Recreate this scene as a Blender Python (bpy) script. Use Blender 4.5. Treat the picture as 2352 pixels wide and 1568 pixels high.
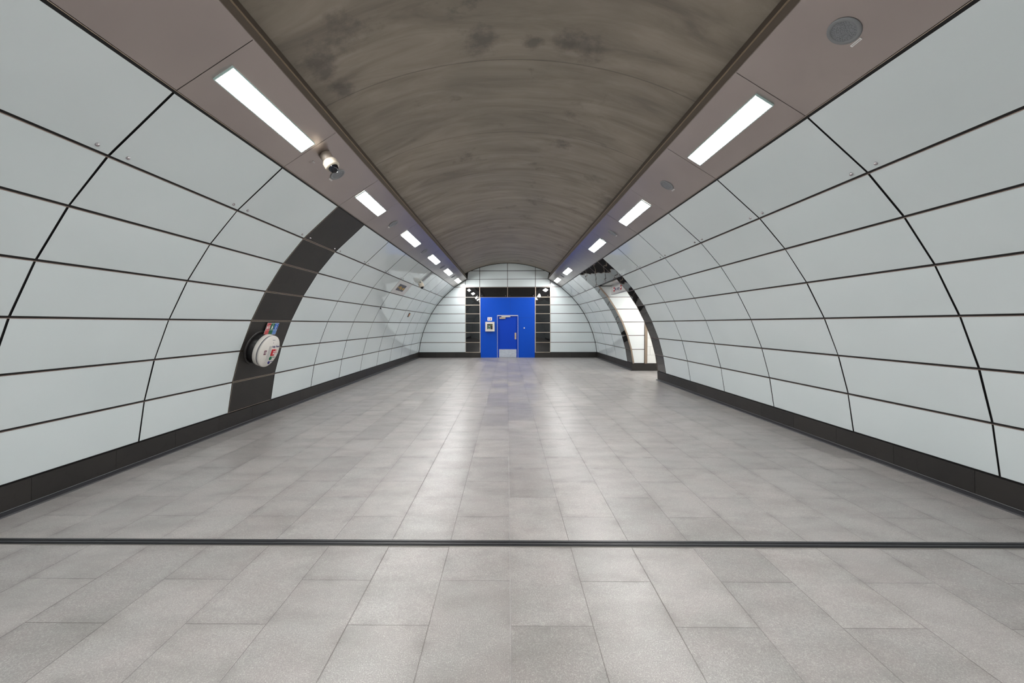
import bpy, bmesh, math, random
from mathutils import Matrix, Vector
from math import sin, cos, pi, radians, sqrt

for o in list(bpy.data.objects): bpy.data.objects.remove(o)
S = bpy.context.scene
COL = S.collection
R = random.Random(7)

# ------------------------------------------------------------------ camera, world, exposure
cd = bpy.data.cameras.new('camera'); cam = bpy.data.objects.new('camera', cd); COL.objects.link(cam)
yw, pt, rl = radians(-0.71043), radians(1.61234), radians(-0.13507)
def rot(i, j, a):
    m = Matrix.Identity(3); m[i][i] = cos(a); m[j][j] = cos(a); m[i][j] = -sin(a); m[j][i] = sin(a); return m
RM = rot(0, 1, rl) @ rot(1, 2, pt) @ rot(0, 2, yw)          # (right, down, forward) camera axes
w_ = lambda r: Vector((r[0], r[2], -r[1]))
mx = Matrix.Identity(4)
for c_, v_ in enumerate((w_(RM[0]), -w_(RM[1]), -w_(RM[2]))):
    for r_ in range(3): mx[r_][c_] = v_[r_]
mx.translation = (0, 0, 1.69)
cam.matrix_world = mx
cd.sensor_width = 36; cd.lens = 14.0086; cd.shift_x = 0.00969; cd.shift_y = -0.00596
cd.clip_start = 0.05; cd.clip_end = 100
S.camera = cam
S.view_settings.view_transform = 'Standard'; S.view_settings.look = 'None'
S.view_settings.gamma = 1; S.view_settings.use_curve_mapping = False
S.view_settings.exposure = 0.88
w = bpy.data.worlds.new('world'); S.world = w; w.use_nodes = True
w.node_tree.nodes['Background'].inputs[0].default_value = (0.5, 0.55, 0.6, 1)
w.node_tree.nodes['Background'].inputs[1].default_value = 0.02
LAMP = 44.0            # radiance of the fluorescent diffusers
PASSLAMP = 34.0

# ------------------------------------------------------------------ material helpers
def lin(c):
    f = lambda v: v/255/12.92 if v/255 <= .04045 else ((v/255+.055)/1.055)**2.4
    return (f(c[0]), f(c[1]), f(c[2]), 1)
class NT:
    def __init__(s, name):
        s.m = bpy.data.materials.new(name); s.m.use_nodes = True; s.t = s.m.node_tree
        s.b = s.t.nodes['Principled BSDF']
    def n(s, kind, **kw):
        nd = s.t.nodes.new(kind)
        for k, v in kw.items(): setattr(nd, k, v)
        return nd
    def l(s, a, b): s.t.links.new(a, b)
    def put(s, sock, v):
        if hasattr(v, 'is_output'): s.l(v, sock)
        else: sock.default_value = v
    def math(s, op, a, b=None, c=None):
        nd = s.n('ShaderNodeMath', operation=op); s.put(nd.inputs[0], a)
        if b is not None: s.put(nd.inputs[1], b)
        if c is not None: s.put(nd.inputs[2], c)
        return nd.outputs[0]
    def pos(s): return s.n('ShaderNodeNewGeometry').outputs['Position']
    def sep(s, v):
        nd = s.n('ShaderNodeSeparateXYZ'); s.l(v, nd.inputs[0]); return nd.outputs
    def comb(s, x, y, z=0.0):
        nd = s.n('ShaderNodeCombineXYZ')
        for i, v in enumerate((x, y, z)): s.put(nd.inputs[i], v)
        return nd.outputs[0]
    def noise(s, vec, scale, detail=4, rough=.55, dist=0.0):
        nd = s.n('ShaderNodeTexNoise'); s.l(vec, nd.inputs['Vector']); nd.inputs['Scale'].default_value = scale
        nd.inputs['Detail'].default_value = detail; nd.inputs['Roughness'].default_value = rough; nd.inputs['Distortion'].default_value = dist
        return nd.outputs[0]
    def scale(s, vec, x, y, z):
        nd = s.n('ShaderNodeMapping'); s.l(vec, nd.inputs[0]); nd.inputs['Scale'].default_value = (x, y, z); return nd.outputs[0]
    def ramp(s, fac, stops):
        nd = s.n('ShaderNodeValToRGB'); s.l(fac, nd.inputs[0]); e = nd.color_ramp.elements
        while len(e) < len(stops): e.new(.5)
        for el, (p, c) in zip(e, stops):
            el.position = p; el.color = c if isinstance(c, tuple) else (c, c, c, 1)
        return nd.outputs[0]
    def mix(s, fac, a, b, mode='MIX'):
        nd = s.n('ShaderNodeMix', data_type='RGBA', blend_type=mode); s.put(nd.inputs[0], fac)
        s.put(nd.inputs[6], a); s.put(nd.inputs[7], b); return nd.outputs[2]
    def bump(s, h, strength, dist, normal=None):
        nd = s.n('ShaderNodeBump'); s.l(h, nd.inputs['Height']); nd.inputs['Strength'].default_value = strength
        nd.inputs['Distance'].default_value = dist
        if normal is not None: s.l(normal, nd.inputs['Normal'])
        return nd.outputs[0]
    def set(s, **kw):
        names = dict(col='Base Color', rough='Roughness', metal='Metallic', ior='IOR', trans='Transmission Weight',
                     spec='Specular IOR Level', normal='Normal', coat='Coat Weight', crough='Coat Roughness', emit='Emission Color',
                     estr='Emission Strength', aniso='Anisotropic', alpha='Alpha')
        for k, v in kw.items(): s.put(s.b.inputs[names[k]], v)
        return s.m
def plain(name, rgb, rough=.5, metal=0., **kw):
    t = NT(name); return t.set(col=lin(rgb), rough=rough, metal=metal, **kw)

# enamelled white cladding
t = NT('white_enamel'); p = t.pos()
n1 = t.noise(t.scale(p, 1, .8, 1), .8, 2)
col = t.ramp(n1, [(.3, lin((210, 219, 221))), (.7, lin((216, 224, 226)))])
wav = t.noise(p, 1.6, 1, .4)
M_white = t.set(col=col, rough=.035, ior=1.5, normal=t.bump(wav, .35, .010))
t = NT('passage_enamel'); M_pass = t.set(col=lin((226, 230, 230)), rough=.12, ior=1.5)
# black glass cladding
t = NT('black_glass'); wav = t.noise(t.pos(), 1.5, 1, .4)
M_black = t.set(col=(.006, .006, .007, 1), rough=.02, ior=1.75, normal=t.bump(wav, .4, .012))
# slate
def slate(name, a, b, rough):
    t = NT(name); p = t.pos()
    n = t.noise(t.scale(p, 1, 1, 1.6), 2.2, 6, .6, .6)
    col = t.ramp(n, [(.3, lin(a)), (.7, lin(b))])
    v = t.n('ShaderNodeTexVoronoi', feature='DISTANCE_TO_EDGE'); t.l(t.scale(t.mix(.12, p, t.n('ShaderNodeTexNoise').outputs[1]), 1, 1.3, 2.1), v.inputs['Vector'])
    v.inputs['Scale'].default_value = 1.9
    crack = t.ramp(v.outputs['Distance'], [(0, 1.), (.022, 0.)])
    col = t.mix(t.math('MULTIPLY', crack, .8), col, lin((20, 17, 16)))
    fine = t.noise(p, 60, 3)
    oi = t.n('ShaderNodeObjectInfo').outputs['Random']
    col = t.mix(t.math('MULTIPLY', oi, .35), col, lin((54, 50, 47)))
    h = t.math('ADD', t.math('MULTIPLY', fine, .2), n)
    return t.set(col=col, rough=rough, normal=t.bump(h, .25, .004))
M_slate = slate('brown_slate', (26, 24, 22), (38, 35, 32), .5)
M_base = slate('dark_skirting_stone', (26, 24, 23), (36, 33, 31), .55)
M_gasket = plain('black_gasket', (14, 13, 14), .6)
M_champ = plain('champagne_metal', (205, 190, 175), .28, 1.)
M_rail = plain('pale_joint_rail', (176, 158, 150), .35, .9)
# brushed metal soffit
t = NT('brushed_steel_soffit'); p = t.pos()
n = t.noise(t.scale(p, 120, .8, 120), 1., 3)
n2 = t.noise(p, 1.1, 2)
col = t.ramp(n2, [(.3, lin((172, 163, 160))), (.7, lin((180, 171, 167)))])
M_soffit = t.set(col=col, metal=1., rough=t.math('MULTIPLY_ADD', n, .06, .285), normal=t.bump(n2, .12, .02))
M_edge = plain('bronze_edge_profile', (92, 82, 73), .5, .15)
M_edged = plain('dark_edge_groove', (66, 56, 46), .6)
M_bead = plain('pale_edge_bead', (140, 124, 104), .5, .3)
M_housing = plain('cream_camera_housing', (196, 186, 170), .45)
M_mount = plain('shaded_camera_mount', (128, 118, 108), .5)  # tan darkened, so the shadow side below the soffit is in the colour
# concrete vault
t = NT('cast_concrete'); p = t.pos(); xyz = t.sep(p)
st = t.noise(t.scale(p, .55, 2.6, 1.2), 1.3, 7, .62, .7)
bl = t.noise(t.scale(p, 1, 1, .5), .75, 3, .5)
col = t.ramp(st, [(.32, lin((118, 109, 98))), (.5, lin((141, 131, 118))), (.68, lin((158, 147, 134)))])
dk = t.ramp(bl, [(.30, 0.), (.52, 1.)])
col = t.mix(t.math('MULTIPLY', t.math('SUBTRACT', 1., dk), .22), col, lin((90, 84, 78)))
dark = t.ramp(t.noise(t.scale(p, 1.0, 1.0, 1.0), 1.35, 6, .66, .3), [(.60, 0.), (.74, 1.)])
col = t.mix(t.math('MULTIPLY', dark, .75), col, lin((58, 54, 52)))
sn = t.noise(p, 4.5, 5, .65)
acc = None
for q_, rad in (((-.27, 4.40, 4.75), .26), ((.29, 4.43, 4.75), .13), ((.73, 4.36, 4.71), .24), ((.88, 4.50, 4.68), .2), ((-1.92, 4.12, 4.33), .30), ((-1.86, 4.58, 4.36), .2), ((2.2, 8.66, 4.25), .5), ((.91, 6.72, 4.68), .22), ((-1.5, 3.9, 4.5), .3)):
    vm = t.n('ShaderNodeVectorMath', operation='DISTANCE'); t.l(p, vm.inputs[0]); vm.inputs[1].default_value = q_
    dd_ = t.math('SUBTRACT', 1., t.math('DIVIDE', vm.outputs['Value'], rad))
    acc = dd_ if acc is None else t.math('MAXIMUM', acc, dd_)
stn = t.ramp(t.math('ADD', acc, t.math('MULTIPLY_ADD', sn, 3.2, -1.6)), [(.1, 0.), (.95, 1.)])
col = t.mix(t.math('MULTIPLY', stn, .6), col, lin((70, 66, 63)))
ry = t.math('DIVIDE', t.math('SUBTRACT', xyz[1], 4.715), 1.735)
fr = t.math('ABSOLUTE', t.math('SUBTRACT', t.math('FRACT', t.math('ADD', ry, .5)), .5))
ln = t.ramp(fr, [(0., 1.), (.006, 0.)])
rid = t.n('ShaderNodeTexWhiteNoise', noise_dimensions='1D'); t.l(t.math('FLOOR', ry), rid.inputs['W'])
col = t.mix(t.math('MULTIPLY', rid.outputs[0], .22), col, lin((152, 143, 130)))
col = t.mix(t.math('MULTIPLY', ln, .55), col, lin((60, 54, 48)))
h = t.math('SUBTRACT', t.math('MULTIPLY', st, .3), ln)
M_conc = t.set(col=col, rough=.62, normal=t.bump(h, .4, .01))
# floor
t = NT('granite_floor'); p = t.pos(); xyz = t.sep(p); x, y = xyz[0], xyz[1]
CW, RP = .4607, .3915
cx = t.math('DIVIDE', t.math('SUBTRACT', x, .018), CW); ci = t.math('FLOOR', cx); cf = t.math('FRACT', cx)
par = t.math('MODULO', t.math('ADD', ci, 1000.), 2.)
yy = t.math('ADD', y, t.math('MULTIPLY', t.math('LESS_THAN', y, 3.01), .09))
rr = t.math('DIVIDE', t.math('SUBTRACT', yy, 3.06), RP)
r2 = t.math('DIVIDE', t.math('SUBTRACT', rr, par), 2.)
ri = t.math('FLOOR', r2); rf = t.math('FRACT', r2)
ex = t.math('MULTIPLY', t.math('SUBTRACT', .5, t.math('ABSOLUTE', t.math('SUBTRACT', cf, .5))), CW)
ey = t.math('MULTIPLY', t.math('SUBTRACT', .5, t.math('ABSOLUTE', t.math('SUBTRACT', rf, .5))), 2*RP)
e8 = t.math('ABSOLUTE', t.math('SUBTRACT', y, 8.150))
edge = t.math('MINIMUM', t.math('MINIMUM', ex, ey), e8)
wn = t.n('ShaderNodeTexWhiteNoise', noise_dimensions='2D'); t.l(t.comb(ci, ri), wn.inputs['Vector'])
rnd = wn.outputs[0]
off = t.n('ShaderNodeVectorMath', operation='ADD'); t.l(p, off.inputs[0]); t.l(wn.outputs[1], off.inputs[1])
grain = t.noise(t.scale(off.outputs[0], 1, .8, 1), 170, 3, .75)
mott = t.noise(off.outputs[0], 26, 5, .7)
sm = t.noise(t.scale(p, .8, 1.7, 1), 2.3, 6, .60, .25)
jn = t.noise(p, 5.5, 3, .6)
col = t.ramp(grain, [(.34, lin((98, 95, 93))), (.5, lin((142, 139, 137))), (.60, lin((168, 165, 162))), (.70, lin((226, 223, 218)))])
col = t.mix(t.ramp(mott, [(.35, .35), (.6, 0.)]), col, lin((112, 108, 106)))
vs_ = t.n('ShaderNodeTexVoronoi'); t.l(off.outputs[0], vs_.inputs['Vector']); vs_.inputs['Scale'].default_value = 150
vx = t.sep(vs_.outputs['Color'])
spk = t.math('MULTIPLY', t.ramp(vs_.outputs['Distance'], [(.22, 1.), (.34, 0.)]), t.ramp(vx[0], [(.62, 0.), (.8, 1.)]))
tint = t.ramp(t.noise(off.outputs[0], 3.2, 3), [(.35, lin((150, 152, 149))), (.65, lin((166, 154, 152)))])
col = t.mix(.28, col, tint)
tone = t.ramp(rnd, [(0., lin((140, 136, 134))), (.5, lin((160, 156, 154))), (1., lin((172, 167, 164)))])
col = t.mix(.38, col, tone)
col = t.mix(t.math('MULTIPLY', spk, .36), col, lin((228, 224, 218)))
col = t.mix(t.math('MULTIPLY', t.ramp(sm, [(.42, 0.), (.78, 1.)]), .42), col, lin((100, 96, 93)))
nearj = t.math('MULTIPLY', t.ramp(edge, [(0., 1.), (.07, 0.)]), t.ramp(jn, [(.42, 0.), (.72, 1.)]))
col = t.mix(t.math('MULTIPLY', nearj, .40), col, lin((84, 80, 78)))
joint = t.ramp(edge, [(.0016, 1.), (.0032, 0.)])
jvis = t.math('MULTIPLY', joint, t.ramp(t.noise(p, .9, 2), [(.35, .45), (.6, 1.)]))
col = t.mix(t.math('MULTIPLY', jvis, .95), col, lin((84, 78, 75)))
ro = t.math('MULTIPLY_ADD', rnd, .10, t.math('MULTIPLY_ADD', t.ramp(sm, [(.25, 0.), (.75, 1.)]), .08, .285))
h = t.math('SUBTRACT', 0., joint)
M_floor = t.set(col=col, rough=ro, ior=1.58, normal=t.bump(h, .35, .003))
M_rubber = plain('black_rubber_strip', (24, 24, 28), .5)
M_rubber2 = plain('grey_rubber_ridge', (46, 46, 50), .42)
M_stripedge = plain('dull_strip_edge', (140, 136, 132), .5, .2)
M_blue = NT('blue_laminate'); M_blue = M_blue.set(col=lin((0, 74, 190)), rough=.35, ior=1.3)
M_blue2 = plain('blue_door_paint', (0, 62, 184), .5, ior=1.3)
M_seam = plain('panel_seam', (0, 36, 96), .6)
M_jamb = plain('brushed_jamb_metal', (168, 152, 138), .3, 1.)
M_alu = plain('aluminium_trim', (206, 206, 212), .3, .85)
M_steel = NT('scratched_steel'); pp = M_steel.pos()
M_steel = M_steel.set(col=M_steel.ramp(M_steel.noise(M_steel.scale(pp, 3, 1, 14), 4, 5), [(.35, lin((176, 184, 198))), (.65, lin((205, 212, 222)))]), rough=.35, metal=.55)
M_brass = plain('satin_nickel', (196, 178, 156), .35, .8)
M_offw = plain('cream_plastic', (226, 220, 206), .4)
M_whitep = plain('white_plastic', (222, 218, 212), .35)
M_grey = plain('grey_plastic', (120, 122, 130), .45)
M_greyl = plain('light_grey_insert', (190, 188, 186), .45)
M_dark = plain('black_plastic', (30, 29, 30), .35)
M_darkb = plain('charcoal_plastic', (48, 46, 46), .4)
M_red = plain('red_print', (186, 26, 38), .4)
M_redl = plain('light_red_print', (214, 84, 84), .4)
M_green = plain('green_print', (0, 104, 70), .4)
M_greenl = plain('pale_green_print', (118, 184, 160), .4)
M_bluep = plain('blue_print', (24, 92, 188), .4)
M_bluel = plain('pale_blue_print', (96, 138, 206), .4)
M_navy = plain('navy_print', (34, 30, 110), .4)
M_maroon = plain('maroon_print', (100, 20, 62), .4)
M_whprint = plain('white_print', (238, 238, 236), .4)
M_amber = plain('amber_print', (220, 178, 72), .4)
M_signgrey = plain('dark_grey_sign_face', (74, 74, 84), .4)
M_signpan = plain('pale_grey_sign_panel', (206, 204, 202), .35)
M_lime = plain('lime_strap', (206, 220, 110), .4)
M_mesh = NT('speaker_mesh'); pm = M_mesh.n('ShaderNodeTexCoord').outputs['Object']
vv = M_mesh.n('ShaderNodeTexVoronoi'); M_mesh.l(pm, vv.inputs['Vector']); vv.inputs['Scale'].default_value = 160
M_mesh = M_mesh.set(col=M_mesh.ramp(vv.outputs['Distance'], [(.2, lin((70, 72, 76))), (.5, lin((128, 130, 134)))]), rough=.5)
M_rim = plain('grey_speaker_rim', (126, 128, 130), .45)
M_dome = plain('smoked_dome', (8, 10, 16), .05)
M_stud = plain('steel_stud', (200, 192, 196), .18, 1.)
M_trunk = plain('grey_cable_trunking', (150, 150, 152), .4)
M_tileg = plain('tile_grout', (150, 148, 142), .7)
M_wtile = plain('white_wall_tile', (232, 232, 228), .25)
def emitter(name, strength, c=(1, 1, 1, 1)):
    t = NT(name); t.set(col=(.9, .9, .9, 1), rough=.4, emit=c, estr=strength); return t.m
M_lamp = emitter('lit_diffuser', LAMP, (1.0, .985, .965, 1))
M_plamp = emitter('lit_passage_diffuser', PASSLAMP, (1.0, .985, .965, 1))
M_lframe = plain('clear_edge_frame', (196, 222, 220), .2)
t = NT('clear_glass'); M_glass = t.set(col=(1, 1, 1, 1), rough=.02, trans=1., ior=1.3)

# ------------------------------------------------------------------ mesh helpers
class MB:
    def __init__(s): s.v = []; s.f = []; s.sm = []
    def add(s, vs, fs, m=None, smooth=False):
        b = len(s.v)
        s.v += [tuple(m @ Vector(q)) if m is not None else tuple(q) for q in vs]
        s.f += [[b+i for i in f] for f in fs]; s.sm += [smooth]*len(fs); return s
    def box(s, x0, x1, y0, y1, z0, z1, m=None):
        vs = [(x0,y0,z0),(x1,y0,z0),(x1,y1,z0),(x0,y1,z0),(x0,y0,z1),(x1,y0,z1),(x1,y1,z1),(x0,y1,z1)]
        return s.add(vs, [(3,2,1,0),(4,5,6,7),(0,1,5,4),(1,2,6,5),(2,3,7,6),(3,0,4,7)], m)
    def prism(s, poly, z0, z1, m=None):       # polygon in local xy, counter-clockwise
        n = len(poly); vs = [(q[0], q[1], z0) for q in poly] + [(q[0], q[1], z1) for q in poly]
        fs = [tuple(range(n-1, -1, -1)), tuple(range(n, 2*n))] + [(i, (i+1) % n, n+(i+1) % n, n+i) for i in range(n)]
        return s.add(vs, fs, m)
    def lathe(s, prof, m=None, seg=32, smooth=True):      # profile [(r, z)] round local z
        vs, fs, b = [], [], []
        for r, z in prof:
            b.append(len(vs))
            if r < 1e-6: vs.append((0, 0, z))
            else: vs += [(r*cos(2*pi*i/seg), r*sin(2*pi*i/seg), z) for i in range(seg)]
        for k in range(len(prof)-1):
            r0, r1 = prof[k][0], prof[k+1][0]
            for i in range(seg):
                j = (i+1) % seg
                if r0 < 1e-6 and r1 < 1e-6: continue
                if r0 < 1e-6: fs.append((b[k], b[k+1]+i, b[k+1]+j))
                elif r1 < 1e-6: fs.append((b[k]+i, b[k+1], b[k]+j))
                else: fs.append((b[k]+i, b[k+1]+i, b[k+1]+j, b[k]+j))
        return s.add(vs, fs, m, smooth)
    def build(s, name, mat, parent=None, bevel=0, side=None):
        me = bpy.data.meshes.new(name); me.from_pydata(s.v, [], s.f); me.update()
        for pl, q in zip(me.polygons, s.sm): pl.use_smooth = q
        bm = bmesh.new(); bm.from_mesh(me); bmesh.ops.recalc_face_normals(bm, faces=bm.faces[:]); bm.to_mesh(me); bm.free()
        me.materials.append(mat)
        if side is not None:
            me.materials.append(side); big = max(p.area for p in me.polygons)
            for p in me.polygons: p.material_index = 0 if p.area > .8*big else 1
        o = bpy.data.objects.new(name, me); COL.objects.link(o)
        if parent is not None: o.parent = parent
        if bevel:
            md = o.modifiers.new('bevel', 'BEVEL'); md.width = bevel; md.segments = 2; md.limit_method = 'ANGLE'
        return o
def tag(o, label, cat, group=None):
    o['label'] = label; o['category'] = cat
    if group: o['group'] = group
    return o
def struct(o, label=None):
    o['kind'] = 'structure'
    if label: o['label'] = label
    return o
def empty(name, m=None):
    o = bpy.data.objects.new(name, None); COL.objects.link(o); o.empty_display_size = .1
    if m is not None: o.matrix_world = m
    return o
def copy_tree(o, parent=None):
    c = o.copy(); COL.objects.link(c)
    if parent is not None: c.parent = parent
    for ch in [q for q in bpy.data.objects if q.parent == o]: copy_tree(ch, c)
    return c
def text(name, body, size, mat, parent, loc, depth=.002, align='CENTER', sx=1.0):
    cu = bpy.data.curves.new(name, 'FONT'); cu.body = body; cu.size = size; cu.extrude = depth
    cu.align_x = align; cu.align_y = 'CENTER'
    tmp = bpy.data.objects.new('tmp', cu); COL.objects.link(tmp)
    me = bpy.data.meshes.new_from_object(tmp.evaluated_get(bpy.context.evaluated_depsgraph_get()))
    bpy.data.objects.remove(tmp)
    me.transform(Matrix.Diagonal((sx, 1, 1, 1)))
    me.materials.clear(); me.materials.append(mat); me.name = name
    o = bpy.data.objects.new(name, me); COL.objects.link(o); o.parent = parent; o.location = loc
    return o

# ------------------------------------------------------------------ tunnel section
CX = .03
PX = [2.687, 3.242, 3.577, 3.863, 4.100, 4.289, 4.427, 4.510]
PZ = [3.554, 3.050, 2.654, 2.219, 1.756, 1.271, .769, .266]
SX, SZ = 2.045, 3.955                 # soffit inner edge
YE, YB = 20.13, -7.0
VC, VR = (.05, -.03), 4.79            # vault centre (x, z) and radius
def vz(x): return VC[1] + sqrt(VR*VR - (x-VC[0])**2)
def frame(side, a, b, y):
    """local x along the tunnel, local y from b up to a, local z into the room; origin at a"""
    A = Vector((CX+side*a[0], y, a[1])); B = Vector((CX+side*b[0], y, b[1]))
    up = (A-B).normalized(); ax = Vector((0, 1 if side < 0 else -1, 0)); n = ax.cross(up)
    m = Matrix.Identity(4)
    for c, v in enumerate((ax, up, n)):
        for r in range(3): m[r][c] = v[r]
    m.translation = A
    return m, (A-B).length
def wallm(side, k, y, t=0., out=0.):
    m, L = frame(side, (PX[k], PZ[k]), (PX[k+1], PZ[k+1]), y)
    return m @ Matrix.Translation((0, -t, out))
def soffm(side, y, t=0., out=0.):     # t from the outer edge inwards
    m, L = frame(side, (SX, SZ), (PX[0], PZ[0]), y)
    return m @ Matrix.Translation((0, t-L, out))
SW = frame(-1, (SX, SZ), (PX[0], PZ[0]), 0)[1]

JL = [1.68, 3.21, 4.75, 6.30, 7.46, 9.00, 10.53, 12.06, 13.59, 15.12, 16.68, 18.22, 19.72, YE]
JR = [.63, 2.16, 3.69, 5.24, 6.80, 8.34, 9.88, 11.41, 12.02, 13.21, 14.41, 15.06, 16.58, 18.12, 19.64, YE]
GH, GV = .013, .0095                    # half joint widths

def panel(side, k, y0, y1, mat, parent, name='wall_panel', gv=GV):
    m, L = frame(side, (PX[k], PZ[k]), (PX[k+1], PZ[k+1]), 0)
    lx = sorted(((y0+gv)*(1 if side < 0 else -1), (y1-gv)*(1 if side < 0 else -1)))
    ta, tb = R.uniform(-1, 1)*.0016, R.uniform(-1, 1)*.0012
    mb = MB(); x0, x1 = lx; c0, c1 = -L+GH, -GH
    z = [[0.] for _ in range(4)]
    def zz(x, y): return ta*((x-x0)/(x1-x0)*2-1) + tb*((y-c0)/(c1-c0)*2-1)
    vs = [(x0,c0,-.012),(x1,c0,-.012),(x1,c1,-.012),(x0,c1,-.012),(x0,c0,zz(x0,c0)),(x1,c0,zz(x1,c0)),(x1,c1,zz(x1,c1)),(x0,c1,zz(x0,c1))]
    mb.add(vs, [(3,2,1,0),(4,5,6,7),(0,1,5,4),(1,2,6,5),(2,3,7,6),(3,0,4,7)], m)
    return mb.build(name, mat, parent, side=M_gasket)
stud_mesh = None
def stud(parent, m):
    global stud_mesh
    if stud_mesh is None:
        o = MB().lathe([(.0, .016), (.008, .0148), (.013, .011), (.0155, .005), (.016, 0.)], seg=16).build('stud', M_stud, parent); stud_mesh = o.data
    else:
        o = bpy.data.objects.new('stud', stud_mesh); COL.objects.link(o); o.parent = parent
    o.matrix_local = m
    return o
def strip(mb, side, k0, k1, y0, y1, d_in, d_out, off=0.):
    """backing that follows the section between rows k0 and k1"""
    for k in range(k0, k1):
        m, L = frame(side, (PX[k], PZ[k]), (PX[k+1], PZ[k+1]), 0)
        xs = sorted((y0*(1 if side < 0 else -1), y1*(1 if side < 0 else -1)))
        mb.box(xs[0], xs[1], -L-.004, .004, -d_out, -d_in, m)

def rail(side, k, y0, y1, mat, parent, wd=.005, t=.007, proud=.0, name='joint_rail'):
    m = wallm(side, k, 0) if k < 7 else wallm(side, 6, 0, frame(side, (PX[6], PZ[6]), (PX[7], PZ[7]), 0)[1])
    xs = sorted((y0*(1 if side < 0 else -1), y1*(1 if side < 0 else -1)))
    return MB().box(xs[0], xs[1], -t-wd, -t, -.012, proud, m).build(name, mat, parent)

# ---------------- left wall
mb = MB(); strip(mb, -1, 0, 7, .2, YE, .010, .05)
WL = struct(mb.build('wall_left', M_gasket), 'curved left wall clad in white panels with one dark slate band')
for i in range(len(JL)-1):
    y0, y1 = JL[i], JL[i+1]
    dark = abs(y0-6.30) < .01
    for k in range(7):
        if k == 1 and abs(y0-12.06) < .01: continue       # the wayfinding sign sits here
        pn = panel(-1, k, y0, y1, M_slate if dark else M_white, WL, 'slate_panel' if dark else 'wall_panel')
        if k == 0:
            for yy_ in (y0+.125, y1-.125):
                if y1-y0 > .5: stud(pn, wallm(-1, 0, yy_, .693))
for k in range(1, 7):
    rail(-1, k, 1.68, 6.30, M_rail, WL); rail(-1, k, 7.46, YE, M_rail, WL)
    rail(-1, k, 6.31, 7.452, M_champ, WL, .005, -.0125, .003); rail(-1, k, 6.31, 7.452, M_champ, WL, .006, .0065, .003)
rail(-1, 7, 6.31, 7.452, M_champ, WL, .006, -.014, .003)
mb = MB()
for yv in (6.306,):
    for k in range(7):
        m, L = frame(-1, (PX[k], PZ[k]), (PX[k+1], PZ[k+1]), 0); mb.box(yv-.003, yv+.003, -L, 0, -.012, .003, m)
mb.build('band_trim', M_champ, WL)
# ---------------- right wall, with the passage opening between 12.02 and 14.41 below the top row
mb = MB(); strip(mb, 1, 0, 7, .2, 12.02, .010, .05); strip(mb, 1, 0, 1, 12.02, 14.41, .010, .05); strip(mb, 1, 0, 7, 14.41, YE, .010, .05)
WR = struct(mb.build('wall_right', M_gasket), 'curved right wall clad in white panels with a passage opening framed in black glass')
for i in range(len(JR)-1):
    y0, y1 = JR[i], JR[i+1]
    blk = 11.4 < y0 < 15.0
    for k in range(7):
        if 12.0 < y0 < 14.4 and k > 0: continue
        pn = panel(1, k, y0, y1, M_black if blk else M_white, WR, 'black_glass_panel' if blk else 'wall_panel')
        if k == 0 and y1-y0 > .3:
            for yy_ in ((y0+.125, y1-.125)): stud(pn, wallm(1, 0, yy_, .693))
for k in range(1, 7):
    rail(1, k, .63, 11.41, M_rail, WR); rail(1, k, 15.06, YE, M_rail, WR)
    if k > 1:
        rail(1, k, 11.42, 12.01, M_rail, WR, .012, -.006, .0); rail(1, k, 14.42, 15.05, M_rail, WR, .012, -.006, .0)
for yv, k1 in ((12.02, 1), (13.21, 1), (14.41, 1)):
    mb = MB(); m, L = frame(1, (PX[0], PZ[0]), (PX[1], PZ[1]), 0); mb.box(-yv-.005, -yv+.005, -L, 0, -.012, .002, m); mb.build('glass_joint_trim', M_champ, WR)
for yv, ya, yb in ((12.02, 12.012, 12.028), (14.41, 14.385, 14.418)):
    mb = MB()
    for k in range(1, 7):
        m, L = frame(1, (PX[k], PZ[k]), (PX[k+1], PZ[k+1]), 0); mb.box(-yb, -ya, -L-.006, .006, -.045, .006, m)
    mb.build('opening_edge_trim', M_jamb, WR)
mb = MB(); m, L = frame(1, (PX[0], PZ[0]), (PX[1], PZ[1]), 0); mb.box(-14.41, -12.02, -L-.012, -L+.012, -.08, .004, m); mb.build('opening_head_trim', M_gasket, WR)

# ---------------- the unseen length behind the camera
for nm, sd, ye in (('wall_left_rear', -1, 1.68), ('wall_right_rear', 1, .63)):
    mb = MB()
    for k in range(7):
        m, L = frame(sd, (PX[k], PZ[k]), (PX[k+1], PZ[k+1]), 0)
        xs = sorted((YB*(1 if sd < 0 else -1), ye*(1 if sd < 0 else -1))); mb.box(xs[0]+.0, xs[1], -L+.004, -.004, -.06, 0, m)
    struct(mb.build(nm, M_white), 'white wall cladding beyond the near edge of the view')
sec = [(CX-4.53, 0), (CX+4.53, 0)] + [(CX+PX[k], PZ[k]) for k in range(7, -1, -1)] + [(CX+SX, SZ)]
sec += [(2.16-.32*i, vz(2.16-.32*i)) for i in range(14)] + [(CX-SX, SZ)] + [(CX-PX[k], PZ[k]) for k in range(8)]
mm = Matrix(((1,0,0,0),(0,0,1,0),(0,1,0,0),(0,0,0,1)))
struct(MB().prism(sec, YB-.15, YB, mm).build('wall_rear', M_white), 'cross wall behind the viewer')

# ---------------- vault
mb = MB(); N = 48; a0 = math.asin(2.62/VR)
vs = []; fs = []
for j, yv in enumerate((YB, YE+.02)):
    for rr_ in (VR, VR+.2):
        for i in range(N+1):
            a = -a0+2*a0*i/N; vs.append((VC[0]+rr_*sin(a), yv, VC[1]+rr_*cos(a)))
n1_ = N+1
for i in range(N):
    fs += [(i, i+1, 2*n1_+i+1, 2*n1_+i), (n1_+i, 3*n1_+i, 3*n1_+i+1, n1_+i+1)]
mb.add(vs, fs, smooth=True)
struct(mb.build('ceiling', M_conc), 'bare cast concrete barrel vault with ring joints')

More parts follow.
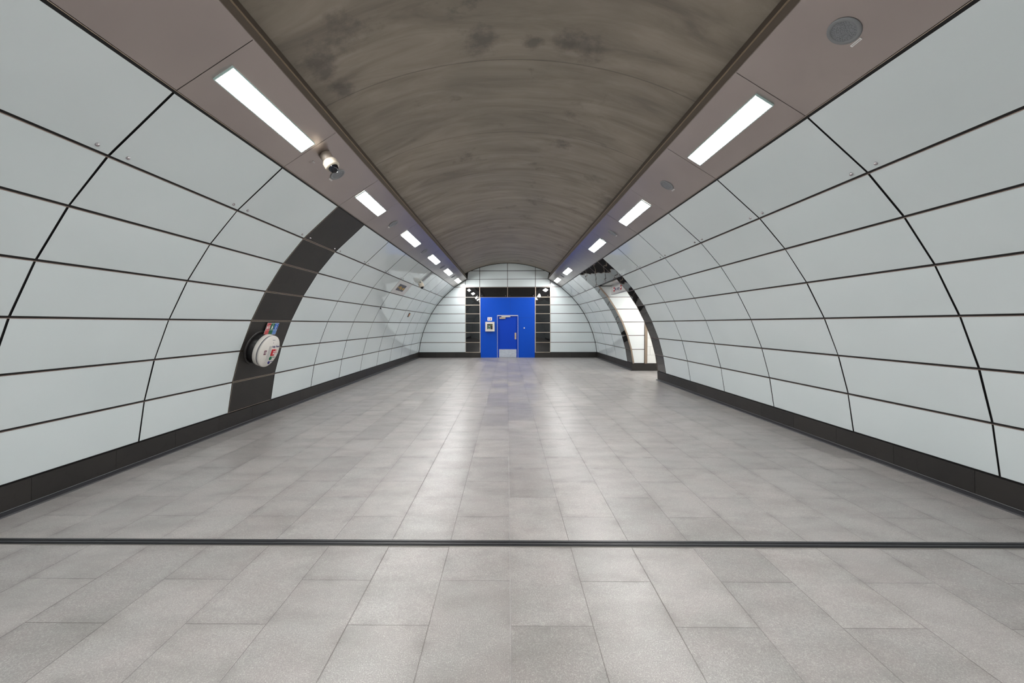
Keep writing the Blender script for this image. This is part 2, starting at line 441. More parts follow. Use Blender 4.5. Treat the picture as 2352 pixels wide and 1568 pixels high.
# ---------------- soffits, their edge profiles
JSL = [-5.97, -4.44, -2.91, -1.38, .15]+JL
JSR = [-5.49, -3.96, -2.43, -.90]+JR
SOF = {}
for sd, J, nm in ((-1, JSL, 'trim_1'), (1, JSR, 'trim_2')):
    mb = MB(); m = soffm(sd, 0)
    mb.box(*sorted((YB*(1 if sd < 0 else -1), YE*(1 if sd < 0 else -1))), .0, SW, -.05, -.010, m)
    T = struct(mb.build(nm, M_gasket), 'brushed steel soffit strip along the %s side of the vault' % ('left' if sd < 0 else 'right')); SOF[sd] = T
    for i in range(len(J)-1):
        xs = sorted((J[i]*(1 if sd < 0 else -1), J[i+1]*(1 if sd < 0 else -1)))
        mb = MB().box(xs[0]+.003, xs[1]-.003, .022, SW-.002, -.010, R.uniform(-.001, .001), m)
        mb.build('soffit_panel', M_soffit, T)
    mb = MB().box(*sorted((YB*(1 if sd < 0 else -1), YE*(1 if sd < 0 else -1))), .010, .015, -.03, -.004, m)
    mb.build('pale_lower_edge', M_champ, T)
    def prof(pts, nm2, mt):
        mb = MB(); q = [(CX+sd*a, b) for a, b in pts]
        if sd < 0: q = q[::-1]
        mb.prism(q, YB, YE, mm); return mb.build(nm2, mt, T)
    prof([(2.047, 3.953), (2.041, 3.958), (2.041, 3.968), (2.052, 3.970)], 'edge_lip', M_soffit)
    prof([(2.046, 3.968), (2.078, 4.090), (2.20, 4.090), (2.20, 4.00), (2.10, 3.99)], 'edge_profile', M_edge)
    prof([(2.080, 4.088), (2.070, 4.094), (2.072, 4.104), (2.085, 4.104)], 'edge_bead', M_bead)
    prof([(2.084, 4.100), (2.135, 4.235), (2.30, 4.30), (2.30, 4.08)], 'edge_groove', M_edged)

# ---------------- floor, strip, baseboards
mb = MB().box(CX-4.9, CX+4.9, YB, YE+.1, -.12, 0); mb.box(CX+4.9, 10.3, 11.2, 15.2, -.12, 0)
FL = struct(mb.build('floor', M_floor), 'grey speckled granite floor of staggered rectangular tiles')
mb = MB().box(CX-4.53, CX+4.53, 2.985, 3.063, -.02, .006)
T3 = struct(mb.build('trim_3', M_rubber), 'black movement strip crossing the floor')
MB().box(CX-4.52, CX+4.52, 3.000, 3.012, .004, .010).build('strip_ridge', M_rubber2, T3)
MB().box(CX-4.52, CX+4.52, 3.036, 3.048, .004, .010).build('strip_ridge', M_rubber2, T3)
MB().box(CX-4.52, CX+4.52, 2.981, 2.985, -.01, .003).build('strip_edge', M_stripedge, T3)
MB().box(CX-4.52, CX+4.52, 3.063, 3.066, -.01, .003).build('strip_edge', M_stripedge, T3)
def baseb(nm, sd, spans, label):
    T = None
    for (y0, y1) in spans:
        q = [(4.525, 0), (4.56, 0), (4.56, .262), (4.520, .262)]
        mb = MB(); q = [(CX+sd*a, b) for a, b in q]; mb.prism(q if sd > 0 else q[::-1], y0, y1, mm)
        if T is None: T = struct(mb.build(nm, M_gasket), label)
        else: mb.build('backing', M_gasket, T)
        ys = [y0]; yv = y0 + (.42 if y0 > 0 else .2)
        st = -1.23 if sd < 0 else -1.0
        g = st
        while g < y1:
            if g > y0+.05 and g < y1-.05: ys.append(g)
            g += .812
        ys = sorted(set([y0]+[v for v in ys if v > y0]+[y1]))
        for a, b in zip(ys[:-1], ys[1:]):
            q = [(4.500, .03), (4.53, .03), (4.53, .262), (4.490, .262)]
            q = [(CX+sd*u, v) for u, v in q]
            MB().prism(q if sd > 0 else q[::-1], a+.0015, b-.0015, mm).build('skirting_tile', M_base, T)
        q = [(4.500, .031), (4.455, .012), (4.450, 0), (4.53, 0), (4.53, .031)]
        q = [(CX+sd*u, v) for u, v in q]; MB().prism(q if sd > 0 else q[::-1], y0, y1, mm).build('floor_cove', M_rubber2, T)
        q = [(4.503, .030), (4.495, .036), (4.505, .040)]
        q = [(CX+sd*u, v) for u, v in q]; MB().prism(q if sd > 0 else q[::-1], y0, y1, mm).build('cove_bead', M_rim, T)
    return T
baseb('baseboard_left', -1, [(YB, YE-.0)], 'dark stone skirting along the left wall')
BR = baseb('baseboard_right', 1, [(YB, 12.02), (14.41, YE)], 'dark stone skirting along the right wall')

# ---------------- end wall
def clip(poly, P):
    out = poly
    for i in range(len(P)):
        a, b = P[i], P[(i+1) % len(P)]; inp, out = out, []
        ins = lambda q: (b[0]-a[0])*(q[1]-a[1])-(b[1]-a[1])*(q[0]-a[0]) >= 0
        for j in range(len(inp)):
            c, d = inp[j], inp[(j+1) % len(inp)]
            ic, idd = ins(c), ins(d)
            if ic != idd:
                den = (b[0]-a[0])*(d[1]-c[1])-(b[1]-a[1])*(d[0]-c[0])
                t_ = -((b[0]-a[0])*(c[1]-a[1])-(b[1]-a[1])*(c[0]-a[0]))/den
                x_ = (c[0]+t_*(d[0]-c[0]), c[1]+t_*(d[1]-c[1]))
            if ic: out.append(c)
            if ic != idd: out.append(x_)
        if len(out) < 3: return []
    return out
lo = [(CX-4.50, .0), (CX+4.50, .0)] + [(CX+PX[k], PZ[k]) for k in range(7, -1, -1)] + [(CX+SX, SZ)] + [(CX-SX, SZ)] + [(CX-PX[k], PZ[k]) for k in range(8)]
up_ = [(CX-SX, SZ), (CX+SX, SZ)] + [(2.14-.1785*i, vz(2.14-.1785*i)) for i in range(24)]
me = Matrix(((1,0,0,0),(0,0,-1,YE),(0,1,0,0),(0,0,0,1)))      # local x right, y up, z towards the viewer
WB = struct(MB().box(-4.7, -.43, 0, 4.95, -.2, -.012, me).box(-.43, .50, 2.10, 4.95, -.2, -.012, me).box(.50, 4.75, 0, 4.95, -.2, -.012, me).box(-.43, .50, 0, 2.10, -.2, -.08, me).build('wall_back', M_gasket), 'end wall of white and black panels round the blue door surround')
gh, gv = .014, .012
def epanel(x0, x1, z0, z1, mat, nm, top=False, g=gh):
    P = up_ if top else lo
    q = clip([(x0+gv, z0+g), (x1-gv, z0+g), (x1-gv, z1-g), (x0+gv, z1-g)], P)
    if len(q) < 3: return
    # shrink from the outline
    ta, tb = R.uniform(-1, 1)*.0012, R.uniform(-1, 1)*.0012
    return MB().prism(q, -.012, 0., me).build(nm, mat, WB, side=M_gasket)
A1, A2, AM, A3, A4 = -2.096, -1.372, .034, 1.436, 2.179
zs = PZ
for k in range(1, 7):
    epanel(-4.6, A1, zs[k+1], zs[k], M_white, 'end_wall_panel'); epanel(A4, 4.7, zs[k+1], zs[k], M_white, 'end_wall_panel')
    epanel(A1, A2, zs[k+1], zs[k], M_black, 'black_glass_panel', g=.018); epanel(A3, A4, zs[k+1], zs[k], M_black, 'black_glass_panel', g=.018)
epanel(-4.6, A1, zs[1], zs[0], M_white, 'end_wall_panel'); epanel(A4, 4.7, zs[1], zs[0], M_white, 'end_wall_panel')
for a, b in ((A1, A2), (A2, AM), (AM, A3), (A3, A4)):
    pn = epanel(a, b, zs[1], zs[0], M_black, 'black_glass_panel')
    for xx in (a+.11, b-.11): stud(pn, me @ Matrix.Translation((xx, zs[1]+.07, 0)))
for a, b in ((-4, A1), (A1, A2), (A2, AM), (AM, A3), (A3, A4), (A4, 4)): epanel(a, b, zs[0], SZ, M_white, 'end_wall_panel')
for a, b in ((-4, A2), (A2, AM), (AM, A3), (A3, 4)):
    epanel(a, b, SZ-.006, 4.371, M_white, 'end_wall_panel', True); epanel(a, b, 4.371, 4.9, M_white, 'end_wall_panel', True)
def ebar(x0, x1, z0, z1, mat, nm, d0=-.012, d1=.006): return MB().box(x0, x1, z0, z1, d0, d1, me).build(nm, mat, WB)
for k in range(1, 8):
    ebar(A1+.01, A2-.012, zs[k]-.013, zs[k]+.013, M_champ, 'glass_joint_rail'); ebar(A3+.012, A4-.01, zs[k]-.013, zs[k]+.013, M_champ, 'glass_joint_rail')
    if k < 7:
        ebar(-4.4 if k > 3 else -3.5+(3-k)*.2, A1-.02, zs[k]-.013, zs[k]-.004, M_rail, 'joint_rail', d1=0.); ebar(A4+.02, 4.4 if k > 3 else 3.5-(3-k)*.2, zs[k]-.013, zs[k]-.004, M_rail, 'joint_rail', d1=0.)
ebar(A1-.9, A4+.9, zs[0]-.012, zs[0]-.002, M_rail, 'joint_rail', d1=0.)
for xx in (A1, A4): ebar(xx-.010, xx+.006, zs[7], zs[0], M_champ, 'vertical_trim')
for xx, o_ in ((A2, -.003), (A3, .003)): ebar(xx-.012+o_, xx+.012+o_, zs[1], zs[0], M_champ, 'vertical_trim')
ebar(AM-.010, AM+.010, zs[1], zs[0], M_champ, 'vertical_trim')
ebar(A2-.008, A2+.028, zs[7]-.02, zs[1]-.01, M_champ, 'surround_trim', d1=.012); ebar(A3-.028, A3+.008, zs[7]-.02, zs[1]-.01, M_champ, 'surround_trim', d1=.012)
ebar(A2+.028, A3-.028, zs[1]-.014, zs[1]+.004, M_rail, 'surround_head')
# dark perimeter gasket
def outline(P, wdt, nm):
    mb = MB()
    for i in range(len(P)-1):
        a, b = Vector(P[i]), Vector(P[i+1]); d = (b-a).normalized(); n = Vector((-d[1], d[0]))
        q = [a-d*.004, b+d*.004, b+d*.004+n*wdt, a-d*.004+n*wdt]; mb.prism([tuple(v) for v in q], -.012, .010, me)
    return mb.build(nm, M_gasket, WB)
outline([(CX+PX[k], PZ[k]) for k in range(7, -1, -1)] + [(CX+SX, SZ)] + up_[2:] + [(CX-SX, SZ)] + [(CX-PX[k], PZ[k]) for k in range(8)], .022, 'perimeter_gasket')
# end skirting
BB = None
for a, b in ((CX-4.50, A2+.03), (A3-.03, CX+4.50)):
    o = MB().box(a, b, 0, .252, -.012, .020, me).build('baseboard_back' if BB is None else 'backing', M_gasket, BB)
    if BB is None: BB = struct(o, 'dark stone skirting at the foot of the end wall')
    g = a
    while g < b-.01:
        h_ = min(g+.9, b); MB().box(g+.0015, h_-.0015, .012, .252, .018, .030, me).build('skirting_tile', M_base, BB); g = h_
# blue surround and door
bx0, bx1, bz1 = A2+.032, A3-.032, zs[1]-.016
fx0, fx1, fz = -.494, .561, 2.145
mb = MB().box(bx0, fx0, 0, bz1, -.012, .004, me); mb.box(fx1, bx1, 0, bz1, -.012, .004, me); mb.box(fx0, fx1, fz, bz1, -.012, .004, me)
BP = mb.build('blue_surround', M_blue, WB)
mb = MB().box(bx0+.01, fx0-.01, 2.017, 2.022, .002, .0046, me); mb.box(fx1+.01, bx1-.01, 2.017, 2.022, .002, .0046, me); mb.box(.163, .167, fz+.02, bz1-.01, .002, .0046, me)
mb.build('panel_seam', M_seam, BP)
D = struct(empty('door_1', me @ Matrix.Translation((0, 0, 0))), 'blue door with a steel kick plate in the end wall')
mb = MB().box(fx0, fx0+.018, 0, fz, -.01, .022); mb.box(fx1-.018, fx1, 0, fz, -.01, .022); mb.box(fx0, fx1, fz-.045, fz, -.01, .026)
mb.build('door_architrave', M_alu, D)
mb = MB().box(fx0+.018, -.412, 0, fz-.045, -.06, .008); mb.box(.487, fx1-.018, 0, fz-.045, -.06, .008); mb.box(-.412, .487, 2.078, fz-.045, -.06, .008)
mb.build('door_frame', M_blue2, D, .002)
LF = MB().box(-.405, .480, .008, 2.070, -.06, -.014).build('door_leaf', M_blue2, D, .002)
MB().box(-.402, .476, .010, .419, -.014, -.010).build('kick_plate', M_steel, LF)
H = MB().box(.384, .470, .924, 1.254, -.014, -.004).build('lock_plate', M_brass, LF, .002)
mb = MB().lathe([(0, .055), (.012, .055), (.012, 0)], Matrix.Translation((.428, 1.19, -.004)), 16); mb.box(.40, .44, 1.182, 1.198, .038, .056)
mb.build('lever', M_brass, H)
MB().lathe([(0, .004), (.011, .004), (.011, 0)], Matrix.Translation((.432, 1.075, -.004)), 16).build('keyhole', M_dark, H)
mb = MB().box(-.384, -.076, 1.958, 2.035, -.014, .045)
CL = mb.build('door_closer', M_brass, D, .004)
MB().box(-.285, .165, 2.045, 2.086, .010, .030).build('closer_arm', M_offw, CL)
MB().box(-.29, -.26, 2.02, 2.06, .0, .03).build('closer_link', M_brass, CL)

# ---------------- passage on the right
ps = struct(MB().prism([(4.55, 0), (10.2, 0), (10.2, 3.3), (3.38, 3.3)] + [(CX+PX[k]+.03, PZ[k]) for k in range(1, 8)], 0.014, .2, Matrix(((1,0,0,0),(0,0,1,14.41),(0,1,0,0),(0,0,0,1)))).build('wall_passage_far', M_gasket), 'white panelled wall inside the side passage')
mp = Matrix(((1,0,0,0),(0,0,-1,14.41+.012),(0,1,0,0),(0,0,0,1)))
def insx(z):   # x of the main wall at height z
    for k in range(7):
        if PZ[k+1] <= z <= PZ[k]: f_ = (PZ[k]-z)/(PZ[k]-PZ[k+1]); return CX+PX[k]+f_*(PX[k+1]-PX[k])
    return CX+PX[7]
for k in range(1, 7):
    z0, z1 = PZ[k+1]+.012, PZ[k]-.012
    MB().prism([(insx(z0)+.01, z0), (4.945, z0), (4.945, z1), (insx(z1)+.01, z1)], -.012, 0, mp).build('passage_panel', M_pass, ps)
for k in range(2, 7): MB().box(insx(PZ[k])+.02, 4.945, PZ[k]-.011, PZ[k]-.004, -.012, 0, mp).build('joint_rail', M_rail, ps)
MB().box(4.955, 5.05, .26, 3.05, -.012, .03, mp).build('metal_corner_post', M_jamb, ps, .004)
mb = MB().box(5.06, 10.2, .26, 3.05, -.014, -.006, mp); mb.build('tile_bed', M_tileg, ps)
mb = MB(); rows = [.266, .565, .870, 1.180, 1.485, 1.79, 2.095, 2.4, 2.705, 3.05]
for i in range(9):
    x0 = 5.062; x1 = 5.165 if i % 2 else 5.47
    while x0 < 10.1: mb.box(x0+.002, x1-.002, rows[i]+.002, rows[i+1]-.002, -.006, -.001, mp); x0, x1 = x1, min(x1+.61, 10.2)
mb.build('wall_tiles', M_wtile, ps)
pb = struct(MB().box(4.52, 10.2, 0, .250, -.02, .006, mp).build('baseboard_passage', M_gasket), 'dark stone skirting in the side passage')
g = 4.50
while g < 10.1: MB().box(g+.0015, g+.81-.0015, .010, .256, .004, .022, mp).build('skirting_tile', M_base, pb); g += .81
mn = Matrix(((1,0,0,0),(0,0,1,12.02-.012),(0,1,0,0),(0,0,0,1)))
pn_ = struct(MB().box(4.62, 10.2, 0, 3.3, -.2, .0, mn).build('wall_passage_near', M_wtile), 'near side wall of the side passage')
mb = MB()
for k in range(1, 7):
    mb.prism([(insx(PZ[k+1])+.06, PZ[k+1]), (4.62, PZ[k+1]), (4.62, PZ[k]), (insx(PZ[k])+.06, PZ[k])][::1], -.05, 0, mn)
mb.build('reveal_lining', M_pass, pn_)
struct(MB().box(10.1, 10.3, 11.9, 14.6, 0, 3.3).build('wall_passage_end', M_wtile), 'far end of the side passage')
pc = struct(MB().box(3.40, 10.2, 12.02, 14.41, 3.06, 3.2).build('ceiling_passage', M_pass), 'white panelled ceiling of the side passage')
MB().box(3.80, 3.92, 12.25, 14.1, 3.050, 3.061).build('ceiling_slot', M_edged, pc)
for i, xx in enumerate((5.0, 7.2)):
    PL = tag(empty('ceiling_light', Matrix.Translation((xx, 13.21, 3.06))), ('recessed ceiling light just inside the side passage', 'recessed ceiling light deeper in the side passage')[i], 'light', 'passage ceiling lights')
    mb = MB().box(-.72, .72, -.13, -.10, -.015, 0); mb.box(-.72, .72, .10, .13, -.015, 0); mb.box(-.72, -.69, -.10, .10, -.015, 0); mb.box(.69, .72, -.10, .10, -.015, 0)
    mb.build('frame', M_lframe, PL); MB().box(-.69, .69, -.10, .10, -.010, -.002).build('diffuser', M_plamp, PL)

# ---------------- soffit lights
LL = 1.39
def make_light():
    L = empty('ceiling_light')
    a, b, c = LL/2, .098, .009
    mb = MB().box(-a, a, -b, -b+c, 0, .016); mb.box(-a, a, b-c, b, 0, .016); mb.box(-a, -a+c, -b+c, b-c, 0, .016); mb.box(a-c, a, -b+c, b-c, 0, .016)
    mb.build('frame', M_lframe, L)
    MB().box(-a+c, a-c, -b+c, b-c, .001, .004).build('diffuser', M_lamp, L)
    return L
proto = make_light()
yl = [(-5.2, 'behind the viewer, last'), (-2.14, 'behind the viewer, second'), (.92, 'overhead, just behind the frame'),
      (3.99, 'nearest the viewer beside the dome camera'), (6.89, 'second of the row, above the slate band'), (9.74, 'third of the row'),
      (12.80, 'fourth, above the wayfinding sign'), (15.87, 'fifth of the row, last but one'), (18.95, 'last of the row by the end wall')]
yr = [(-4.72, 'behind the viewer, last'), (-1.66, 'behind the viewer, second'), (1.40, 'overhead, just behind the frame'),
      (4.46, 'nearest the viewer'), (7.59, 'second of the row'), (10.64, 'third of the row, before the passage opening'),
      (15.79, 'first beyond the passage opening'), (18.88, 'last of the row by the end wall')]
first = True
for sd, lst in ((-1, yl), (1, yr)):
    for yv, lb in lst:
        o = proto if first else copy_tree(proto); first = False
        sc = .79 if (sd < 0 and abs(yv-6.89) < .01) else 1.
        o.matrix_world = soffm(sd, yv, .39, .001) @ Matrix.Diagonal((sc, 1, 1, 1))
        tag(o, 'long lit ceiling light in the %s soffit, %s' % ('left' if sd < 0 else 'right', lb), 'light', 'soffit lights')
# ---------------- soffit speakers with tags
def make_speaker():
    s = empty('ceiling_speaker')
    MB().lathe([(.078, .0), (.078, .004), (.082, .008), (.100, .008), (.106, .004), (.107, 0)]).build('rim', M_rim, s)
    MB().lathe([(0, .004), (.078, .004)]).build('grille', M_mesh, s)
    return s
sp = make_speaker(); first = True
tg = MB().box(-.042, .042, -.008, .008, 0, .002)
for sd, lst in ((-1, [(5.52, 'beside the dome camera'), (8.23, 'between the second and third lights'), (11.31, 'between the third and fourth lights'), (14.45, 'between the fourth and fifth lights'), (17.30, 'before the last light')]),
                (1, [(2.91, 'large, at the top edge of the view'), (6.04, 'between the first and second lights'), (9.14, 'between the second and third lights'), (17.30, 'before the last light')])):
    for yv, lb in lst:
        o = sp if first else copy_tree(sp); first = False
        o.matrix_world = soffm(sd, yv, .384, .0015)
        side = 'left' if sd < 0 else 'right'
        tag(o, 'round grey speaker in the %s soffit, %s' % (side, lb), 'speaker', 'soffit speakers')
        t2 = MB().box(-.042, .042, -.009, .009, 0, .002).build('label_tag', M_whprint)
        t2.matrix_world = soffm(sd, yv+(.015 if sd < 0 else .02), .262, .0015)
        MB().box(-.034, .034, -.004, .004, .0018, .0024).build('printed_line', M_greyl, t2)
        tag(t2, 'small label strip by %s soffit speaker %s' % (side, lb), 'label', 'soffit label strips')
t2 = MB().box(-.03, .03, -.008, .008, 0, .002).build('label_tag', M_greyl); t2.matrix_world = soffm(-1, 4.99, .30, .0015)
tag(t2, 'small grey label strip beside the dome camera mount', 'label', 'soffit label strips')

# ---------------- dome cameras
C1 = tag(empty('dome_camera', soffm(-1, 4.985, .47, .0) @ Matrix.Scale(.86, 4)), 'cream dome camera hanging from the left soffit near the first light', 'security camera', 'dome cameras')
MB().lathe([(.0, .0), (.085, .0), (.085, .012), (.080, .11), (.076, .115)]).build('mount', M_mount, C1)
bd = MB().lathe([(.080, .11), (.098, .118), (.104, .13), (.104, .20), (.098, .215), (.072, .222)]).build('housing', M_housing, C1)
MB().lathe([(.072, .219), (.068, .250), (.052, .278), (.028, .296), (0, .302)]).build('dome', M_dome, C1)
MB().lathe([(.105, .128), (.106, .130), (.105, .132)]).build('housing_ring', M_rim, bd)
C2 = tag(empty('dome_camera', wallm(-1, 0, 13.98, .56, .0) @ Matrix.Scale(.86, 4)), 'cream dome camera on the left wall at the foot of the grey trunking', 'security camera', 'dome cameras')
MB().box(-.09, .09, -.05, .09, 0, .10).build('mount', M_offw, C2, .01)
MB().lathe([(0, 0), (.03, 0), (.03, .05), (0, .05)], Matrix.Translation((-.16, .04, .05))).build('side_lamp', M_grey, C2)
ax = wallm(-1, 0, 13.98, .56, .0).inverted_safe().to_3x3() @ Vector((.35, -.1, -1)).normalized()
am = Matrix.Translation((.02, -.02, .12)) @ ax.to_track_quat('Z', 'Y').to_matrix().to_4x4()
bd = MB().lathe([(0, -.05), (.10, -.045), (.105, .0), (.105, .10), (.09, .115), (.07, .118)], am).build('housing', M_housing, C2)
MB().lathe([(.07, .115), (.065, .145), (.048, .17), (.02, .185), (0, .187)], am).build('dome', M_dome, C2)
tr = MB().box(-.055, .055, -.47, -.01, 0, .05).build('cable_trunking', M_trunk)
tr.matrix_world = wallm(-1, 0, 14.12, 0, .001)
tag(tr, 'grey cable trunking running up the left wall to the soffit', 'trunking')

# ---------------- help point and its sign
base = Vector((CX-(4.1+(1.756-1.31)*.39), 6.68, 1.31))
n = Vector((cos(radians(18)), 0, -sin(radians(18)))); a_ = Vector((0, 1, 0)); b_ = n.cross(a_)
hm = Matrix.Identity(4)
for c, v in enumerate((a_, b_, n)):
    for r in range(3): hm[r][c] = v[r]
hm.translation = base
HP = tag(empty('help_point', hm), 'round white help point with coloured buttons on the dark slate band', 'intercom')
MB().lathe([(0, -.03), (.300, -.03), (.300, .018), (.288, .024), (.262, .024), (.262, .015), (0, .015)], seg=48).build('backplate', M_darkb, HP)
MB().lathe([(.250, .0), (.250, .13), (.246, .135), (0, .135)], seg=48).build('neck', M_dark, HP)
DR = MB().lathe([(.0, .12), (.262, .12), (.272, .125), (.276, .135), (.276, .178), (.270, .186), (.262, .188)], seg=64).build('drum', M_whitep, HP)
MB().lathe([(.262, .186), (.268, .188), (.268, .204), (.262, .206)], seg=64).build('groove_ring', M_grey, DR)
FC = MB().lathe([(.262, .204), (.274, .208), (.278, .216), (.276, .232), (.262, .240), (.235, .242), (.225, .248), (0, .250)], seg=64).build('face', M_whitep, HP)
Z = .250
MB().box(-.060, .008, -.19, .10, Z-.002, Z+.0015).build('intercom_insert', M_greyl, FC)
MB().box(-.165, -.105, -.045, .03, Z-.002, Z+.003).build('emblem_plate', M_maroon, FC)
MB().lathe([(.014, .001), (.014, .003), (.022, .003), (.022, .001)], Matrix.Translation((-.135, -.008, Z+.001)), 24).build('emblem_ring', M_whprint, FC)
MB().box(.035, .125, -.075, .040, Z-.002, Z+.014).build('red_call_box', M_red, FC, .003)
MB().box(.070, .113, -.012, .006, Z+.010, Z+.0155).build('call_box_label', M_whprint, FC); MB().box(.070, .113, -.046, -.026, Z+.010, Z+.0155).build('call_box_label', M_whprint, FC)
MB().lathe([(0, .012), (.026, .012), (.032, .006), (.033, 0)], Matrix.Translation((.058, -.122, Z)), 24).build('green_button', M_green, FC)
MB().lathe([(0, .012), (.021, .012), (.026, .006), (.027, 0)], Matrix.Translation((.045, -.196, Z)), 24).build('blue_button', M_navy, FC)
text('lettering', 'Help', .052, M_navy, FC, (.022, .085, Z+.001), .001, 'LEFT', .85); text('lettering', 'Point', .052, M_navy, FC, (.128, .085, Z+.001), .001, 'LEFT', .85)
mb = MB()
for x0, x1, yv, hh in ((.135, .19, .02, .012), (.135, .20, -.02, .010)): mb.box(x0, x1, yv-hh/2, yv+hh/2, Z-.001, Z+.001)
mb.build('red_caption', M_redl, FC)
MB().box(.105, .185, -.112, -.102, Z-.001, Z+.001).build('green_caption', M_green, FC)
MB().box(.088, .155, -.190, -.180, Z-.001, Z+.001).build('blue_caption', M_navy, FC)
MB().box(-.02, .05, .200, .208, Z-.001, Z+.001).build('top_caption', M_grey, FC)
MB().lathe([(0, .002), (.007, .002), (.007, 0)], Matrix.Translation((.02, .155, Z)), 12).build('sensor', M_dark, FC)
# sign above
sg = tag(empty('information_sign', wallm(-1, 4, 6.875, .135, .028)), 'small red, green and blue pictogram sign above the help point', 'sign')
MB().box(-.17, .17, -.108, .108, 0, .003).build('sign_plate', M_whprint, sg)
MB().box(-.12, .12, .02, .09, -.027, 0).build('stand_off', M_dark, sg)
for i, (c1, c2) in enumerate(((M_red, M_redl), (M_green, M_green), (M_bluep, M_bluel))):
    x0 = -.165+i*.111; x1 = x0+.107
    MB().box(x0, x1, -.018, .103, .003, .0045).build('pictogram_field', c1, sg); MB().box(x0, x1, -.103, -.024, .003, .0045).build('caption_field', c2, sg)
def hand(mb, x, y, s_):
    mb.prism([(x-.017*s_, y-.045*s_), (x+.012*s_, y-.045*s_), (x+.02*s_, y), (x+.004*s_, y+.014*s_), (x-.016*s_, y+.004*s_)], .0045, .0055)
    mb.box(x-.004*s_, x+.004*s_, y, y+.045*s_, .0045, .0055)
for hx in (-.135, .0):
    mb = MB(); hand(mb, hx, .04, 1); mb.build('hand_symbol', M_whprint, sg)
mb = MB()
mb.box(-.098, -.082, .055, .075, .0045, .0055); mb.prism([(-.10, .0), (-.075, .0), (-.078, .03), (-.084, .056), (-.096, .056), (-.099, .025)], .0045, .0055)
mb.build('flame_symbol', M_whprint, sg); mb = MB()
mb.box(.103, .118, -.005, .055, .0045, .0055); mb.lathe([(0, .0055), (.010, .0055), (.010, .0045)], Matrix.Translation((.112, .078, 0)), 16)
mb.build('letter_i_symbol', M_whprint, sg)

# ---------------- wayfinding sign panel on the left wall
L1 = frame(-1, (PX[1], PZ[1]), (PX[2], PZ[2]), 0)[1]
wf = tag(empty('wayfinding_sign', wallm(-1, 1, 12.825, L1/2, 0)), 'pale grey wall sign panel reading Way out in yellow on dark grey', 'sign')
MB().box(-.755, .755, -L1/2+.014, L1/2-.014, -.012, .004).build('sign_panel', M_signpan, wf, .002)
MB().box(-.50, .30, -.115, .125, .004, .007).build('sign_face', M_signgrey, wf)
text('lettering', 'Way', .17, M_amber, wf, (-.32, .0, .008), .001, 'LEFT', .9); text('lettering', 'out', .17, M_amber, wf, (.045, .0, .008), .001, 'LEFT')
mb = MB().box(-.44, -.34, -.006, .010, .007, .009); mb.prism([(-.47, .002), (-.42, -.032), (-.42, .036)], .007, .009); mb.build('arrow', M_amber, wf)
# small plaque
pq = tag(empty('wall_plaque', wallm(-1, 3, 15.84, .17, .001)), 'tiny amber plaque with dark edges on the far left wall', 'plaque')
MB().box(-.11, .10, -.09, .09, 0, .012).build('plaque_body', M_dark, pq); MB().box(-.03, .085, -.055, .06, .012, .016).build('plaque_face', plain('orange_print', (214, 140, 70), .5), pq)
# little hooks
for sd, yv, lb in ((-1, 12.08, 'left wall below the yellow lettered sign'), (1, 11.37, 'right wall beside the black glass')):
    hk = MB().box(-.02, .02, -.035, .0, 0, .02); hk.box(-.02, .02, -.035, -.022, .02, .045)
    o = hk.build('wall_hook', M_dark); o.matrix_world = wallm(sd, 3, yv, .02, .002)
    tag(o, 'tiny dark hook at a panel joint on the %s' % lb, 'hook', 'wall hooks')

# ---------------- passage sign
ns = tag(empty('overhead_sign', Matrix(((0,0,-1,3.72),(-1,0,0,13.465),(0,1,0,2.885),(0,0,0,1)))), 'white overhead sign reading No entry across the passage mouth', 'sign')
MB().box(-.835, .835, -.150, .150, -.10, 0).build('sign_box', M_signpan, ns, .004)
MB().box(-.835, .835, -.158, -.150, -.11, .006).build('bottom_trim', M_grey, ns)
text('lettering', 'No', .165, M_navy, ns, (-.345, -.005, .002), .001, 'LEFT', .85); text('lettering', 'entry', .165, M_navy, ns, (-.09, -.005, .002), .001, 'LEFT', .85)
for xx in (-.455, .375):
    mb = MB().lathe([(0, .004), (.088, .004), (.088, 0)], Matrix.Translation((xx, .0, 0)), 32); o = mb.build('no_entry_roundel', M_red, ns)
    MB().box(xx-.07, xx+.07, -.018, .018, .003, .006).build('roundel_bar', M_whprint, o)
for xx in (-.7, .7): MB().lathe([(0, .0), (.012, .0), (.012, .04), (0, .04)], Matrix.Translation((xx, .145, -.05)) @ Matrix.Rotation(-pi/2, 4, 'X'), 12).build('hanger', M_alu, ns)

# ---------------- things on the blue surround
ex_, ez_ = -.857, 1.568
cb = tag(empty('defibrillator_cabinet', me @ Matrix.Translation((ex_, ez_, .004))), 'cream square cabinet with a glazed front on the blue surround', 'cabinet')
mb = MB().box(-.23, .23, .165, .238, 0, .17); mb.box(-.23, .23, -.24, -.165, 0, .17); mb.box(-.23, -.158, -.165, .165, 0, .17); mb.box(.158, .23, -.165, .165, 0, .17)
mb.build('cabinet_body', M_offw, cb, .006)
MB().box(-.17, .17, -.17, .17, 0, .01).build('cabinet_back', M_dark, cb)
mb = MB().box(-.175, .175, .135, .178, .170, .182); mb.box(-.175, .175, -.178, -.135, .170, .182); mb.box(-.175, -.137, -.135, .135, .170, .182); mb.box(.137, .175, -.135, .135, .170, .182)
dd = mb.build('cabinet_door', M_whitep, cb, .003)
MB().box(-.14, .14, -.14, .14, .172, .175).build('window_pane', M_glass, dd)
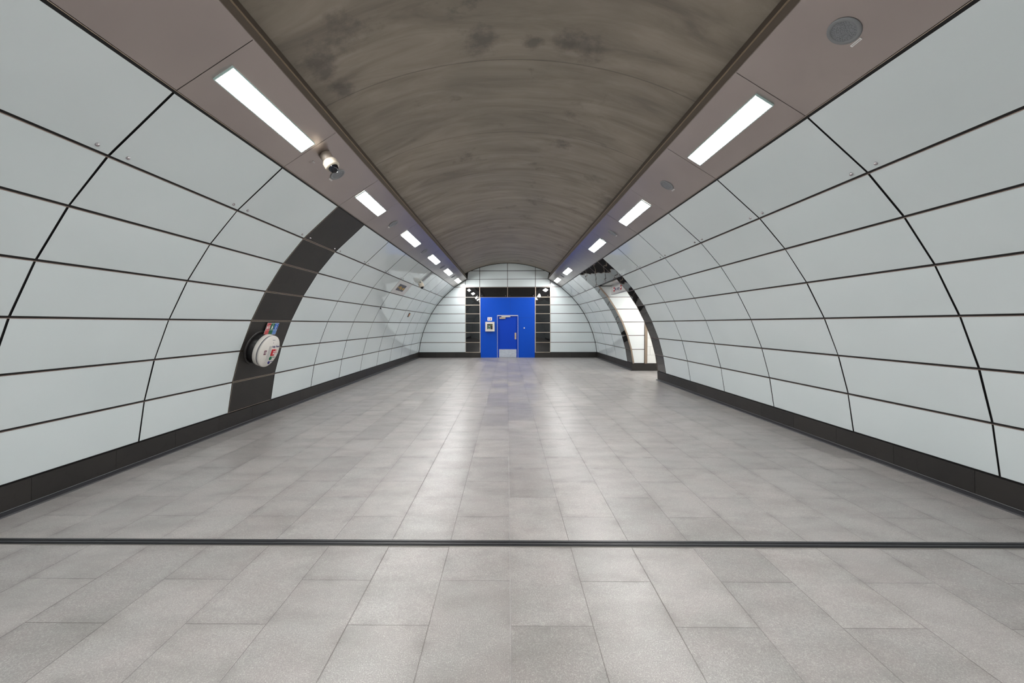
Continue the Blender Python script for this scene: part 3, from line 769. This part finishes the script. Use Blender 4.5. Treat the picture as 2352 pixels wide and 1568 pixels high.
for zz_ in (.03, -.05): MB().box(-.186, -.176, zz_-.012, zz_+.012, .168, .184).build('hinge', M_grey, dd)
df = tag(empty('defibrillator', me @ Matrix.Translation((ex_, ez_, .02))), 'green fronted defibrillator standing inside the glazed cabinet', 'defibrillator')
MB().box(-.115, .040, -.135, .085, 0, .10).build('device_case', M_greyl, df, .01)
MB().box(-.100, .028, -.085, .070, .10, .103).build('green_front', M_green, df); MB().box(-.100, .028, -.085, -.045, .103, .105).build('pale_band', M_greenl, df)
mb = MB(); hp_ = [(-.036+.0026*16*sin(a)**3, .012+.0026*(13*cos(a)-5*cos(2*a)-2*cos(3*a)-cos(4*a))) for a in [2*pi*i/28 for i in range(28)]]
mb.prism(hp_[::-1], .103, .107); mb.build('heart_symbol', M_whprint, df)
MB().box(.055, .135, -.135, .060, 0, .07).build('spare_case', plain('maroon_case', (74, 40, 46), .6), df)
mb = MB().prism([(.030, .115), (.060, .108), (.110, .075), (.128, .052), (.118, .040), (.085, .062), (.040, .095)], .09, .11); mb.build('lime_strap', M_lime, df)
sn = tag(empty('equipment_sign', me @ Matrix.Translation((-.870, 1.955, .004))), 'small white sign with two red arrows above the cream cabinet', 'sign')
MB().box(-.113, .113, -.085, .085, 0, .006).build('sign_plate', M_whprint, sn)
mb = MB(); mb.prism([(-.065, .01), (-.065, -.04), (-.045, -.062), (-.025, -.04), (-.025, .01)][::1], .006, .008)
mb.prism([(.012, .012), (.012, -.02), (.040, -.066), (.068, -.02), (.068, .012)], .006, .008); mb.build('red_arrows', M_red, sn)
MB().box(-.080, -.022, .030, .046, .006, .008).build('caption', M_navy, sn); MB().box(.008, .075, .030, .046, .006, .008).build('caption', M_navy, sn)
bt = tag(empty('door_button', me @ Matrix.Translation((.867, 1.495, .004))), 'small white square push button on the blue surround right of the door', 'button')
MB().box(-.028, .028, -.028, .028, 0, .02).build('button_plate', M_offw, bt, .003); MB().lathe([(0, .006), (.011, .006), (.011, 0)], Matrix.Translation((0, 0, .02)), 16).build('push_button', M_whprint, bt)
